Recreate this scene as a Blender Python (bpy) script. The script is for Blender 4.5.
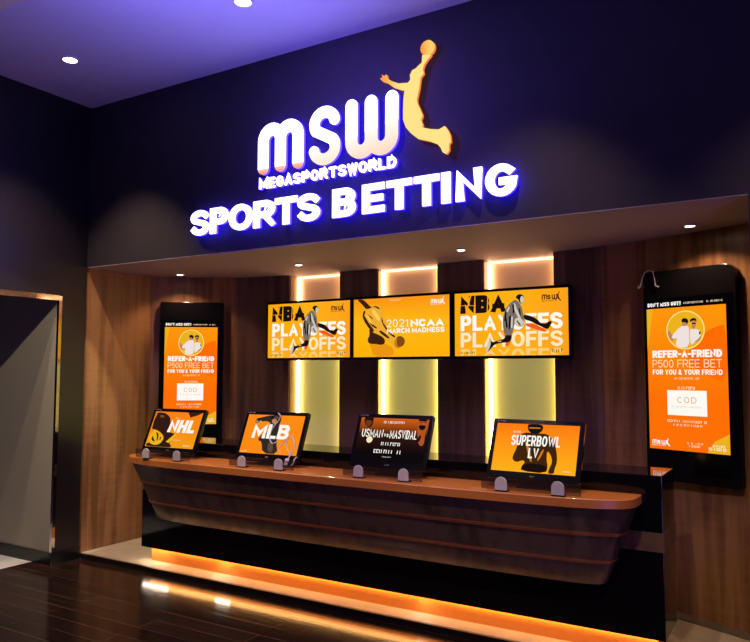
import bpy, bmesh, math, random
from mathutils import Vector, Matrix
random.seed(7)
PI = math.pi; R = math.radians
for o in list(bpy.data.objects): bpy.data.objects.remove(o)
SC = bpy.context.scene; COL = SC.collection

# ------------------------------------------------------------------ camera, world, lights
cam = bpy.data.cameras.new('camera'); camo = bpy.data.objects.new('camera', cam); COL.objects.link(camo)
cam.sensor_width = 36; cam.lens = 721.37 / 750 * 36; cam.clip_start = .05; cam.clip_end = 100
yaw, pit, rol = .542544, .069373, .00172
fw = Vector((-math.sin(yaw) * math.cos(pit), math.cos(yaw) * math.cos(pit), math.sin(pit)))
r0 = Vector((math.cos(yaw), math.sin(yaw), 0)); u0 = r0.cross(fw)
r1 = r0 * math.cos(rol) + u0 * math.sin(rol); u1 = -r0 * math.sin(rol) + u0 * math.cos(rol)
camo.matrix_world = Matrix(((r1.x, u1.x, -fw.x, 0), (r1.y, u1.y, -fw.y, -4.1842), (r1.z, u1.z, -fw.z, 1.64), (0, 0, 0, 1)))
SC.camera = camo

w = bpy.data.worlds.new('world'); SC.world = w; w.use_nodes = True
w.node_tree.nodes['Background'].inputs[0].default_value = (.16, .12, .26, 1)
w.node_tree.nodes['Background'].inputs[1].default_value = .035
SC.view_settings.view_transform = 'Standard'; SC.view_settings.look = 'None'
SC.view_settings.exposure = 0; SC.view_settings.gamma = 1; SC.view_settings.use_curve_mapping = False

def light(name, kind, loc, energy, color, aim=None, **kw):
    l = bpy.data.lights.new(name, kind); l.energy = energy; l.color = color
    for k, v in kw.items(): setattr(l, k, v)
    o = bpy.data.objects.new(name, l); COL.objects.link(o); o.location = loc
    if aim is not None:
        o.rotation_euler = (Vector(aim) - Vector(loc)).to_track_quat('-Z', 'Y').to_euler()
    return o
# unseen violet area lamp added to tint the soffit; stands in for hall light
light('violet_fill', 'AREA', (2.9, -5.5, .7), 60, (.42, .22, 1.0), (-2.6, 0, 2.6), shape='RECTANGLE', size=2.4, size_y=1.2)
light('ceiling_violet_fill', 'AREA', (-2.7, -1.35, 3.0), 30, (.20, .17, 1.0), (-2.7, -1.349, 4.03), shape='RECTANGLE', size=1.6, size_y=.5)  # unseen upward lamp added to give the ceiling its violet-blue glow
light('fascia_glow_fill', 'SPOT', (-2.9, -1.5, 3.97), 130, (.20, .09, 1.0), (-2.75, 0, 3.0), spot_size=R(96), spot_blend=1, shadow_soft_size=.12)  # unseen spot added to spread the sign's blue glow over the fascia
# ceiling downlights (the lamps themselves are built further down, at the same places)
CEIL_SPOTS = [(-4.80, -.774, 190, 86), (-3.07, -.755, 60, 62), (-1.34, -.75, 75, 84), (.4, -.75, 75, 84)]
for x, y, e, a in CEIL_SPOTS:
    light('ceiling_spot', 'SPOT', (x, y, 4.0), e, (1.0, .72, .45), (x - .25, y + .1, 0), spot_size=R(a), spot_blend=.6, shadow_soft_size=.025)
for x, e in ((-4.3, 150), (-2.6, 150), (-.9, 150)):      # warm fill added to light the counter front; these lamps are unseen
    light('counter_fill_spot', 'SPOT', (x, -2.7, 4.0), e, (1.0, .74, .50), (x - .1, .0, .75), spot_size=R(44), spot_blend=.9, shadow_soft_size=.05)
SOFFIT_SPOTS = [(-5.154, .738, 16), (-3.78, .80, 3), (-2.245, .803, 3), (-.623, .70, 20)]
for x, y, e in SOFFIT_SPOTS:
    light('soffit_spot', 'SPOT', (x, y, 2.55), e, (1.0, .60, .34), (x, y + .12, 0), spot_size=R(125), spot_blend=.6, shadow_soft_size=.02)
light('corridor_spot', 'SPOT', (-5.15, -1.9, 3.95), 110, (1.0, .84, .62), (-5.7, -.3, .8), spot_size=R(52), spot_blend=.3, shadow_soft_size=.03)
light('corridor_spot', 'SPOT', (-3.07, -1.9, 3.95), 420, (1.0, .84, .62), (-6.4, -.27, .6), spot_size=R(27), spot_blend=.12, shadow_soft_size=.03)

# ------------------------------------------------------------------ helpers
MATS = {}
def mat(name, col=(.5, .5, .5), rough=.5, metal=0, emit=None, strength=0, spec=.5, coat=0, alpha=1, bump=None, var=0):
    if name in MATS: return MATS[name]
    m = bpy.data.materials.new(name); m.use_nodes = True; MATS[name] = m
    nt = m.node_tree; b = nt.nodes['Principled BSDF']
    b.inputs['Base Color'].default_value = (*col, 1); b.inputs['Roughness'].default_value = rough
    b.inputs['Metallic'].default_value = metal; b.inputs['Specular IOR Level'].default_value = spec
    b.inputs['Coat Weight'].default_value = coat; b.inputs['Alpha'].default_value = alpha
    if emit:
        b.inputs['Emission Color'].default_value = (*emit, 1); b.inputs['Emission Strength'].default_value = strength
    tc = nt.nodes.new('ShaderNodeTexCoord'); n = nt.nodes.new('ShaderNodeTexNoise'); n.inputs['Scale'].default_value = (bump or (30, 0))[0]
    nt.links.new(tc.outputs['Object'], n.inputs['Vector'])
    if var:
        mx = nt.nodes.new('ShaderNodeMix'); mx.data_type = 'RGBA'
        mx.inputs['A'].default_value = (*[c * (1 - var) for c in col], 1); mx.inputs['B'].default_value = (*[min(1, c * (1 + var)) for c in col], 1)
        nt.links.new(n.outputs['Fac'], mx.inputs['Factor']); nt.links.new(mx.outputs['Result'], b.inputs['Base Color'])
    if bump and bump[1]:
        bp = nt.nodes.new('ShaderNodeBump'); bp.inputs['Strength'].default_value = bump[1]
        nt.links.new(n.outputs['Fac'], bp.inputs['Height']); nt.links.new(bp.outputs['Normal'], b.inputs['Normal'])
    return m

def glow(name, col, s=1.0):
    """a lit display colour / lamp: it gives off light"""
    if name in MATS: return MATS[name]
    return mat(name, (0, 0, 0), .5, emit=col, strength=s, spec=.0)

def veneer(name, dark, light_, rough=.35, scale=1.0, spec=.5):
    m = mat(name, dark, rough, spec=spec); nt = m.node_tree; b = nt.nodes['Principled BSDF']
    tc = [n for n in nt.nodes if n.type == 'TEX_COORD'][0]
    def noise(sx, sy, sz, det):
        mp = nt.nodes.new('ShaderNodeMapping'); mp.inputs['Scale'].default_value = (sx, sy, sz)
        n = nt.nodes.new('ShaderNodeTexNoise'); n.inputs['Scale'].default_value = scale; n.inputs['Detail'].default_value = det
        nt.links.new(tc.outputs['Object'], mp.inputs['Vector']); nt.links.new(mp.outputs[0], n.inputs['Vector']); return n
    a = noise(14, 14, .9, 5); c = noise(3, 3, 26, 2); d = noise(2.2, 2.2, .35, 2)
    ad = nt.nodes.new('ShaderNodeMath'); ad.operation = 'MULTIPLY_ADD'; ad.inputs[1].default_value = .16
    nt.links.new(c.outputs['Fac'], ad.inputs[0]); nt.links.new(a.outputs['Fac'], ad.inputs[2])
    ad2 = nt.nodes.new('ShaderNodeMath'); ad2.operation = 'MULTIPLY_ADD'; ad2.inputs[1].default_value = .7
    nt.links.new(d.outputs['Fac'], ad2.inputs[0]); nt.links.new(ad.outputs[0], ad2.inputs[2])
    cr = nt.nodes.new('ShaderNodeValToRGB'); cr.color_ramp.elements[0].position = .76; cr.color_ramp.elements[0].color = (*dark, 1)
    cr.color_ramp.elements[1].position = 1.0; cr.color_ramp.elements[1].color = (*light_, 1)
    sb = nt.nodes.new('ShaderNodeMath'); sb.operation = 'SUBTRACT'; sb.inputs[1].default_value = .03
    nt.links.new(ad2.outputs[0], sb.inputs[0]); nt.links.new(sb.outputs[0], cr.inputs[0]); nt.links.new(cr.outputs[0], b.inputs['Base Color'])
    return m

class MB:
    def __init__(s): s.v = []; s.f = []
    def add(s, vs, fs):
        n = len(s.v); s.v += [tuple(v) for v in vs]; s.f += [tuple(i + n for i in f) for f in fs]; return s
    def box(s, x0, x1, y0, y1, z0, z1):
        return s.add([(x0, y0, z0), (x1, y0, z0), (x1, y1, z0), (x0, y1, z0), (x0, y0, z1), (x1, y0, z1), (x1, y1, z1), (x0, y1, z1)],
                     [(0, 3, 2, 1), (4, 5, 6, 7), (0, 1, 5, 4), (1, 2, 6, 5), (2, 3, 7, 6), (3, 0, 4, 7)])
    def loft(s, rings, cap=True):
        """closed rings of equal length joined one to the next"""
        n = len(rings[0]); V = [p for r in rings for p in r]; F = []
        for k in range(len(rings) - 1):
            for i in range(n): F.append((k * n + i, k * n + (i + 1) % n, (k + 1) * n + (i + 1) % n, (k + 1) * n + i))
        if cap: F.append(tuple(range(n - 1, -1, -1))); F.append(tuple(range((len(rings) - 1) * n, len(rings) * n)))
        return s.add(V, F)
    def prism(s, pts, y0, y1):
        """outline in x,z extruded along y"""
        return s.loft([[(x, y0, z) for x, z in pts], [(x, y1, z) for x, z in pts]])
    def lathe(s, prof, n=24, c=(0, 0, 0)):
        return s.loft([[(c[0] + r * math.cos(2 * PI * i / n), c[1] + r * math.sin(2 * PI * i / n), c[2] + z) for i in range(n)] for r, z in prof])
    def tube(s, pts, r, n=8):
        pts = [Vector(p) for p in pts]; rings = []
        for i, p in enumerate(pts):
            t = (pts[min(i + 1, len(pts) - 1)] - pts[max(i - 1, 0)]).normalized()
            a = t.cross(Vector((0, 0, 1)) if abs(t.z) < .9 else Vector((0, 1, 0))).normalized(); b = t.cross(a)
            rings.append([tuple(p + a * r * math.cos(2 * PI * k / n) + b * r * math.sin(2 * PI * k / n)) for k in range(n)])
        return s.loft(rings)
    def build(s, name, m, parent=None, bevel=0, smooth=False, seg=2):
        me = bpy.data.meshes.new(name); me.from_pydata(s.v, [], s.f); me.validate()
        bm = bmesh.new(); bm.from_mesh(me); bmesh.ops.recalc_face_normals(bm, faces=bm.faces)
        if bevel:
            bmesh.ops.bevel(bm, geom=[e for e in bm.edges if e.is_manifold and e.calc_face_angle(0) > R(40)], offset=bevel, segments=seg, affect='EDGES', profile=.5, clamp_overlap=True)
        bm.to_mesh(me); bm.free()
        if smooth:
            for p in me.polygons: p.use_smooth = True
            me.set_sharp_from_angle(angle=R(40))
        o = bpy.data.objects.new(name, me); COL.objects.link(o); me.materials.append(m)
        if parent: o.parent = parent
        return o

def empty(name, loc=(0, 0, 0), rz=0):
    o = bpy.data.objects.new(name, None); COL.objects.link(o); o.location = loc; o.rotation_euler = (0, 0, rz); o.empty_display_size = .1; return o
def tag(o, label=None, cat=None, group=None, kind=None):
    for k, v in (('label', label), ('category', cat), ('group', group), ('kind', kind)):
        if v: o[k] = v
    return o
def struct(name, mb, m, **kw):
    return tag(mb.build(name, m, **kw), kind='structure')
def smooth_poly(pts, it=1):
    for _ in range(it):
        q = []
        for i in range(len(pts)):
            a, b = pts[i], pts[(i + 1) % len(pts)]
            q += [(a[0] * .75 + b[0] * .25, a[1] * .75 + b[1] * .25), (a[0] * .25 + b[0] * .75, a[1] * .25 + b[1] * .75)]
        pts = q
    return pts
def rrect(x0, x1, z0, z1, r, n=6):
    """rounded rectangle; r = (bl, br, tr, tl)"""
    if not isinstance(r, tuple): r = (r,) * 4
    o = []
    for (cx, cz, rr, a0) in ((x0 + r[0], z0 + r[0], r[0], 180), (x1 - r[1], z0 + r[1], r[1], 270), (x1 - r[2], z1 - r[2], r[2], 0), (x0 + r[3], z1 - r[3], r[3], 90)):
        if rr < 1e-6: o.append((cx, cz)); continue
        for i in range(n + 1):
            a = R(a0 + 90 * i / n); o.append((cx + rr * math.cos(a), cz + rr * math.sin(a)))
    return o

# ---- stroke lettering: every character is a set of centre lines in a unit box
def arc(cx, cy, rx, ry, a0, a1, n=10): return [(cx + rx * math.cos(R(a0 + (a1 - a0) * i / n)), cy + ry * math.sin(R(a0 + (a1 - a0) * i / n))) for i in range(n + 1)]
SS = arc(.5, .76, .5, .24, 25, 225) + arc(.5, .25, .5, .25, 50, -155)
G = {
 'A': (1.0, [[(0, 0), (.5, 1), (1, 0)], [(.2, .3), (.8, .3)]]), 'B': (.85, [[(0, .5), (0, 1), (.55, 1)] + arc(.6, .76, .36, .24, 90, -90) + [(0, .52)], [(0, .52), (.6, .52)] + arc(.6, .26, .4, .26, 90, -90) + [(0, 0), (0, .52)]]),
 'C': (.9, [arc(.5, .5, .5, .5, 50, 310, 18)]), 'D': (.9, [[(0, 0), (0, 1), (.45, 1)] + arc(.45, .5, .55, .5, 90, -90, 14) + [(0, 0)]]),
 'E': (.75, [[(1, 1), (0, 1), (0, 0), (1, 0)], [(0, .5), (.9, .5)]]), 'F': (.72, [[(1, 1), (0, 1), (0, 0)], [(0, .5), (.88, .5)]]),
 'G': (.95, [arc(.5, .5, .5, .5, 48, 330, 18) + [(.98, .45), (.6, .45)]]), 'H': (.9, [[(0, 0), (0, 1)], [(1, 0), (1, 1)], [(0, .5), (1, .5)]]),
 'I': (0, [[(0, 0), (0, 1)]]), 'J': (.6, [[(1, 1), (1, .3)] + arc(.5, .3, .5, .3, 0, -170)]), 'K': (.9, [[(0, 0), (0, 1)], [(1, 1), (0, .42)], [(.35, .6), (1, 0)]]),
 'L': (.7, [[(0, 1), (0, 0), (1, 0)]]), 'M': (1.15, [[(0, 0), (0, 1), (.5, .25), (1, 1), (1, 0)]]), 'N': (.92, [[(0, 0), (0, 1), (1, 0), (1, 1)]]),
 'O': (1.0, [arc(.5, .5, .5, .5, 90, 450, 24)]), 'P': (.82, [[(0, 0), (0, 1), (.6, 1)] + arc(.6, .72, .4, .28, 90, -90) + [(0, .44)]]),
 'R': (.88, [[(0, 0), (0, 1), (.6, 1)] + arc(.6, .73, .38, .27, 90, -90) + [(0, .46)], [(.5, .46), (1, 0)]]), 'S': (.85, [SS]),
 'T': (.85, [[(0, 1), (1, 1)], [(.5, 1), (.5, 0)]]), 'U': (.88, [[(0, 1), (0, .42)] + arc(.5, .42, .5, .42, 180, 360) + [(1, 1)]]),
 'V': (.95, [[(0, 1), (.5, 0), (1, 1)]]), 'W': (1.5, [[(0, 1), (.25, 0), (.5, .85), (.75, 0), (1, 1)]]), 'X': (.9, [[(0, 0), (1, 1)], [(0, 1), (1, 0)]]),
 'Y': (.9, [[(0, 1), (.5, .48), (1, 1)], [(.5, .48), (.5, 0)]]), '-': (.4, [[(0, .45), (1, .45)]]), '!': (0, [[(0, 1), (0, .35)], [(0, .06), (0, 0)]]),
 "'": (0, [[(0, 1), (0, .75)]]), '&': (.95, [[(1, 0), (.2, .75)] + arc(.42, .8, .25, .2, 190, -10) + [(.15, .38)] + arc(.4, .22, .38, .22, 150, 340)]),
 '0': (.75, [arc(.5, .5, .5, .5, 90, 450, 20)]), '1': (.3, [[(0, .8), (1, 1), (1, 0)]]), '2': (.75, [arc(.5, .72, .5, .28, 165, -35) + [(0, 0), (1, 0)]]),
 '5': (.75, [[(.95, 1), (.12, 1), (.05, .55)] + arc(.45, .32, .55, .32, 110, -150)]),
 'v': (.6, [[(0, .68), (.5, 0), (1, .68)]]), 's': (.5, [[(x, y * .66) for x, y in SS]]),
}
def ribbon(mb, pts, T, y0, y1=None, rnd=False, clip=None, shear=0, ext=True):
    P = [Vector(p) for p in pts]
    closed = (P[0] - P[-1]).length < 1e-6
    if closed: P = P[:-1]
    n = len(P); h = T / 2
    if not closed and not rnd and ext:
        P[0] = P[0] - (P[1] - P[0]).normalized() * h; P[-1] = P[-1] + (P[-1] - P[-2]).normalized() * h
    Ls = []; Rs = []
    for i in range(n):
        if closed: a, b = P[i] - P[i - 1], P[(i + 1) % n] - P[i]
        else: a = P[max(i, 1)] - P[max(i, 1) - 1]; b = P[min(i + 1, n - 1)] - P[min(i, n - 2)]
        a = a.normalized(); b = b.normalized(); na = Vector((-a.y, a.x)); nb = Vector((-b.y, b.x)); m = na + nb
        if m.length < .2: m = na
        m.normalize(); k = h / max(.42, m.dot(na)); Ls.append(P[i] + m * k); Rs.append(P[i] - m * k)
    def fix(p):
        z = p.y
        if clip: z = min(max(z, clip[0]), clip[1])
        return (p.x + shear * (z - (clip[0] if clip else 0)), z)
    Ls = [fix(p) for p in Ls]; Rs = [fix(p) for p in Rs]
    for i in range(n if closed else n - 1):
        j = (i + 1) % n; q = [Ls[i], Ls[j], Rs[j], Rs[i]]
        if y1 is None: mb.add([(x, y0, z) for x, z in q], [(0, 1, 2, 3)])
        else:
            mb.add([(x, y0, z) for x, z in q] + [(x, y1, z) for x, z in q], [(0, 1, 2, 3), (7, 6, 5, 4), (0, 1, 5, 4), (2, 3, 7, 6)] + ([(1, 2, 6, 5)] if (not closed and i == n - 2) else []) + ([(3, 0, 4, 7)] if (not closed and i == 0) else []))
    if rnd and not closed:
        for c in (P[0], P[-1]):
            ring = [(c.x + h * math.cos(2 * PI * k / 20), c.y + h * math.sin(2 * PI * k / 20)) for k in range(20)]
            if y1 is None: mb.add([(x, y0, z) for x, z in ring], [tuple(range(20))])
            else: mb.prism(ring, y0, y1)
def glyph(mb, ch, x0, x1, z0, z1, T, y0, y1=None, rnd=False, shear=0, kx=1.0):
    """kx: how much wider the upright strokes are than the level ones"""
    tmp = MB(); w_ = (x1 - x0) / kx
    for st in G[ch][1]:
        pts = [(T / 2 + u * max(0, w_ - T), z0 + T / 2 + v * (z1 - z0 - T)) for u, v in st]
        ribbon(tmp, pts, T, y0, y1, rnd, None if rnd else (z0, z1))
    mb.add([(x0 + min(max(x, 0), w_) * kx + shear * (z - z0), y, z) for x, y, z in tmp.v], tmp.f)
def text(mb, s, x0, x1, z0, z1, T, y=0, gap=.16, shear=0, rnd=False, y1=None):
    """line of lettering fitted to x0..x1, stroke T in the same unit"""
    H = z1 - z0; ws = []
    for c in s: ws.append(.32 if c == ' ' else (G[c][0] * .78 if G[c][0] else 0) + T / H)
    tot = sum(ws) + gap * (len(s) - 1); k = (x1 - x0 - shear * H) / tot; x = x0
    many = mb if isinstance(mb, list) else None
    if many is not None: mb = MB(); many.append(mb)
    for c, wd in zip(s, ws):
        if c == ' ' and many is not None: mb = MB(); many.append(mb)
        if c != ' ': kx = 1.3 if T / H > .18 else 1.0; glyph(mb, c, x, x + wd * k, z0, z1, min(T, wd * k) / kx, y, y1, rnd, shear, kx)
        x += (wd + gap) * k
def scribble(mb, x0, x1, z0, z1, y, seed=1, gapp=.2):
    """lines of print too small to be read"""
    rd = random.Random(seed); x = x0; H = z1 - z0
    while x < x1 - H * .3:
        wd = H * rd.uniform(.35, .75); e = min(x + wd, x1)
        if rd.random() > gapp:
            t = H * .22
            k = rd.randrange(3)
            mb.add([(x, y, z0), (x + t, y, z0), (x + t, y, z1), (x, y, z1)], [(0, 1, 2, 3)])
            if k: mb.add([(x, y, z1 - t), (e, y, z1 - t), (e, y, z1), (x, y, z1)], [(0, 1, 2, 3)])
            if k == 2: mb.add([(x, y, z0), (e, y, z0), (e, y, z0 + t), (x, y, z0 + t)], [(0, 1, 2, 3)])
        x = e + H * .2

# ------------------------------------------------------------------ materials
ceil_m = mat('ceiling_paint', (.60, .56, .62), .8, var=.04, bump=(3, .0))
fascia_m = mat('dark_fascia', (.023, .018, .029), .62, var=.25, bump=(6, .02))
leftwall_m = mat('dark_wall_paint', (.008, .006, .009), .35, var=.2, bump=(6, .02))
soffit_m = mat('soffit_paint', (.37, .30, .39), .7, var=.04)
oak = veneer('figured_veneer', (.17, .075, .028), (.36, .18, .075), .38)
wenge = veneer('dark_veneer', (.105, .060, .046), (.20, .115, .082), .35)
black_gloss = mat('black_gloss', (.004, .004, .005), .07, spec=.5)
hull_m = veneer('smoked_veneer', (.075, .048, .032), (.155, .10, .068), .32)
copper = mat('copper_strip', (.55, .19, .07), .28, metal=.4, var=.1)
orange_top = mat('orange_lacquer', (.62, .21, .045), .36, coat=.1, var=.05)
kick_m = mat('orange_kick', (.85, .30, .05), .45, var=.04)
stone = mat('cream_stone', (.50, .42, .32), .55, var=.18, bump=(9, .02))
grey_band_m = mat('grey_band', (.13, .105, .08), .4, var=.15)
chrome = mat('chrome', (.75, .68, .62), .08, metal=1)
grey_wall = mat('linen_wall', (.27, .24, .19), .75, var=.08, bump=(60, .05))
tile_m = mat('pale_tile', (.62, .60, .60), .5, var=.3, bump=(5, .0))
plastic = mat('black_plastic', (.006, .006, .008), .2, var=.1, spec=.3)
dark_panel = mat('screen_black', (.002, .002, .006), .12)
grey_pl = mat('grey_plastic', (.66, .62, .60), .5, var=.1)
steel = mat('dark_steel', (.25, .24, .24), .3, metal=1)
white_pl = mat('white_plastic', (.75, .72, .70), .4, var=.04)
lampglow = glow('lamp_glow', (1, .86, .72), 14)
ledwarm = glow('led_warm', (1.0, .50, .14), 15)
ledtube = glow('led_tube', (1.0, .88, .70), 40)
smoke = mat('smoked_acrylic', (.06, .035, .03), .08, alpha=.42)

def plank_mat():
    m = mat('dark_planks', (.05, .025, .018), .13, spec=.38); nt = m.node_tree; b = nt.nodes['Principled BSDF']
    tc = [n for n in nt.nodes if n.type == 'TEX_COORD'][0]
    br = nt.nodes.new('ShaderNodeTexBrick'); br.inputs['Scale'].default_value = 1; br.inputs['Brick Width'].default_value = 1.5; br.inputs['Row Height'].default_value = .15
    br.inputs['Mortar Size'].default_value = .0025; br.inputs['Mortar Smooth'].default_value = .2; br.inputs['Bias'].default_value = 0
    br.inputs['Color1'].default_value = (.020, .010, .008, 1); br.inputs['Color2'].default_value = (.032, .016, .012, 1); br.inputs['Mortar'].default_value = (.115, .07, .055, 1)
    nt.links.new(tc.outputs['Object'], br.inputs['Vector'])
    mp = nt.nodes.new('ShaderNodeMapping'); mp.inputs['Scale'].default_value = (1.2, 22, 1)
    n = nt.nodes.new('ShaderNodeTexNoise'); n.inputs['Scale'].default_value = 1.4; n.inputs['Detail'].default_value = 5
    nt.links.new(tc.outputs['Object'], mp.inputs[0]); nt.links.new(mp.outputs[0], n.inputs['Vector'])
    mx = nt.nodes.new('ShaderNodeMix'); mx.data_type = 'RGBA'; mx.blend_type = 'MULTIPLY'; mx.inputs['Factor'].default_value = .75
    nt.links.new(br.outputs['Color'], mx.inputs['A'])
    cr = nt.nodes.new('ShaderNodeValToRGB'); cr.color_ramp.elements[0].position = .3; cr.color_ramp.elements[0].color = (.45, .45, .45, 1); cr.color_ramp.elements[1].position = .7; cr.color_ramp.elements[1].color = (1.5, 1.5, 1.5, 1)
    nt.links.new(n.outputs['Fac'], cr.inputs[0]); nt.links.new(cr.outputs[0], mx.inputs['B']); nt.links.new(mx.outputs['Result'], b.inputs['Base Color'])
    bp = nt.nodes.new('ShaderNodeBump'); bp.inputs['Strength'].default_value = .06; bp.inputs['Distance'].default_value = .01
    nt.links.new(n.outputs['Fac'], bp.inputs['Height']); nt.links.new(bp.outputs['Normal'], b.inputs['Normal'])
    return m
planks = plank_mat()

# ------------------------------------------------------------------ the setting
XL = -5.553; ZC = 4.033; ZS = 2.567; XR = -.25; STEP = .045
struct('floor', MB().box(-5.80, 4, -9, 0, -.1, 0), planks)
struct('trim_1', MB().box(XL, 4, .0, .02, -.1, STEP - .001), mat('step_riser', (.012, .009, .008), .3))       # riser of the raised plinth
struct('ceiling', MB().box(XL - .3, 4, -9, .3, ZC, ZC + .1), ceil_m)
struct('wall_fascia', MB().box(XL, 4, 0, .10, ZS, ZC), fascia_m)
struct('ceiling_soffit', MB().box(XL, XR, .10, 1.7, ZS, ZS + .1), soffit_m)
struct('trim_2', MB().box(XL, XR, 0, .10, ZS - .004, ZS), soffit_m)
struct('wall_right', MB().box(XR, 4, 0, .25, 0, ZS), fascia_m)
# raised plinth floor
struct('floor_plinth', MB().box(XL, XR, .02, 1.7, -.1, STEP), stone)
# left wall with the corridor opening
YJ = -.27; ZD = 2.245
struct('wall_left', MB().box(XL - .14, XL, YJ + .006, .0, 0, ZC).box(XL - .14, XL, -2.9, YJ + .006, ZD + .04, ZC).box(XL - .14, XL, -9, -2.9, 0, ZC), leftwall_m)
struct('wall_corridor', MB().box(-10, XL - .018, YJ, YJ + .005, 0, 3.0), grey_wall)
struct('baseboard_corridor', MB().box(-10, XL - .005, YJ - .012, YJ, 0, .105), mat('black_base', (.004, .004, .004), .3))
struct('baseboard_left', MB().box(XL, XL + .012, YJ - .012, 0, 0, .105), MATS['black_base'])
struct('floor_corridor', MB().box(-10, -5.80, -9, YJ + .05, -.1, 0), tile_m)
struct('ceiling_corridor', MB().box(-10, XL - .14, -9, YJ, 3.0, 3.1), ceil_m)
struct('trim_3', MB().box(XL - .018, XL + .012, YJ - .006, YJ + .022, .105, ZD + .04).box(XL - .018, XL + .012, -2.9, YJ - .006, ZD, ZD + .045), chrome)
# strip of warm cream ceiling border at the left of the hall
struct('trim_4', MB().box(XL, -2.0, -3.2, -1.505, ZC - .012, ZC - .001), mat('cream_border', (.75, .62, .42), .6))

# curved alcove back wall
XC, HW = (XL + XR) / 2, (XR - XL) / 2
PROFILE = [(-5.9, .42), (-5.553, .745), (-5.19, 1.065), (-4.83, 1.245), (-4.2, 1.36), (-3.5, 1.395), (-2.9, 1.40), (-2.2, 1.36), (-1.6, 1.29), (-1.1, 1.17), (-.7, 1.015), (-.25, .81), (.2, .56)]
def backY(x):
    for i in range(1, len(PROFILE) - 2):
        (x0, y0), (x1, y1), (x2, y2), (x3, y3) = PROFILE[i - 1:i + 3]
        if x <= x2 or i == len(PROFILE) - 3:
            t_ = (x - x1) / (x2 - x1)
            return .5 * (2 * y1 + (y2 - y0) * t_ + (2 * y0 - 5 * y1 + 4 * y2 - y3) * t_ ** 2 + (3 * y1 - y0 - 3 * y2 + y3) * t_ ** 3)
NICHES = [(-4.305, -3.745), (-3.345, -2.735), (-2.305, -1.685)]
def wallseg(mb, a, b, z0, z1, off=0, th=.12):
    n = max(2, int((b - a) / .12)); xs = [a + (b - a) * i / n for i in range(n + 1)]
    for i in range(n):
        x0, x1 = xs[i], xs[i + 1]; ya, yb = backY(x0) - off, backY(x1) - off
        mb.add([(x0, ya, z0), (x1, yb, z0), (x1, yb + th, z0), (x0, ya + th, z0), (x0, ya, z1), (x1, yb, z1), (x1, yb + th, z1), (x0, ya + th, z1)],
               [(0, 3, 2, 1), (4, 5, 6, 7), (0, 1, 5, 4), (2, 3, 7, 6)] + ([(3, 0, 4, 7)] if i == 0 else []) + ([(1, 2, 6, 5)] if i == n - 1 else []))
edges = [XL] + [e for n_ in NICHES for e in n_] + [XR]
mb = MB()
for i in range(0, len(edges), 2): wallseg(mb, edges[i], edges[i + 1], STEP, ZS)
for a, b in NICHES: wallseg(mb, a, b, STEP, .798)
struct('wall_back', mb, wenge)
# side of the alcove, lighter figured veneer; the same veneer lines the curved wall's ends
struct('wall_alcove_left', MB().box(XL - .03, XL, .02, .9, STEP, ZS), oak)
m_ = MB(); wallseg(m_, -1.30, XR, STEP, ZS, off=.004, th=.004)
struct('wall_back_veneer', m_, oak)
m_ = MB(); wallseg(m_, XL, -4.86, STEP, ZS, off=.004, th=.004)
struct('wall_back_veneer_left', m_, oak)
m_ = MB(); wallseg(m_, -1.3, XR, STEP, STEP + .006, off=.13, th=.125); struct('trim_5', m_, grey_band_m)  # grey band laid on the plinth along the wall's right end
m_ = MB(); wallseg(m_, -1.3, XR, STEP + .001, STEP + .014, off=.012, th=.01); struct('baseboard_back', m_, oak)

# light niches: recess, glowing panel, LED strips at both edges
panel_m = mat('backlit_panel', (.60, .52, .38), .35, var=.03)        # backlit acrylic, glow painted as emission: warm at the head, yellow-green below
def backlit():
    nt = panel_m.node_tree; b = nt.nodes['Principled BSDF']; tc = [n for n in nt.nodes if n.type == 'TEX_COORD'][0]
    sp = nt.nodes.new('ShaderNodeSeparateXYZ'); mr = nt.nodes.new('ShaderNodeMapRange'); cr = nt.nodes.new('ShaderNodeValToRGB')
    nt.links.new(tc.outputs['Object'], sp.inputs[0]); nt.links.new(sp.outputs['Z'], mr.inputs[0]); mr.inputs[1].default_value = .0; mr.inputs[2].default_value = 1.75
    e = cr.color_ramp.elements; e[0].color = (.44, .40, .05, 1); e[1].color = (.50, .17, .07, 1)
    q = e.new(.5); q.color = (.55, .52, .12, 1); q = e.new(.8); q.color = (.50, .22, .09, 1)
    nt.links.new(mr.outputs[0], cr.inputs[0]); nt.links.new(cr.outputs[0], b.inputs['Emission Color']); b.inputs['Emission Strength'].default_value = .42
backlit()
top_led = glow('led_niche_upper', (1.0, .50, .22), 14); low_led = glow('led_niche_lower', (1.0, .78, .18), 14)
side_led = glow('led_niche_side', (1.0, .86, .55), 9)
NL = ['left', 'middle', 'right']
for k, (a, b) in enumerate(NICHES):
    t = empty('light_niche', ((a + b) / 2, 1.5, .8)); cx = (a + b) / 2
    tag(t, ['leftmost tall glowing niche, behind the left wall television', 'middle tall glowing niche, behind the central wall television', 'rightmost tall glowing niche, behind the right wall television'][k], 'light niche', 'lit niches in the curved wall')
    d = 1.49 - 1.5; zt = ZS - .802
    MB().box(a - cx + .002, b - cx - .002, d, d + .02, 0, zt).build('back_panel', panel_m, t)
    MB().box(a - cx + .04, b - cx - .04, d - .03, d - .004, zt - .022, zt - .006).build('led_strip', glow('led_niche_head', (1.0, .55, .26), 4), t)
    for s_ in (-1, 1):
        e = (a if s_ < 0 else b) - cx
        y0 = backY(e + cx) - 1.5 + .012
        MB().box(*sorted((e - s_ * .001, e - s_ * .007)), y0, d, 0, zt).build('side_lining', oak, t)
        x_ = sorted((e - s_ * .010, e - s_ * .032))
        MB().box(*x_, d - .03, d - .004, .05, 1.2).build('led_strip', low_led, t)
        MB().box(*x_, d - .03, d - .004, 1.2, zt - .01).build('led_strip', top_led, t)

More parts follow.
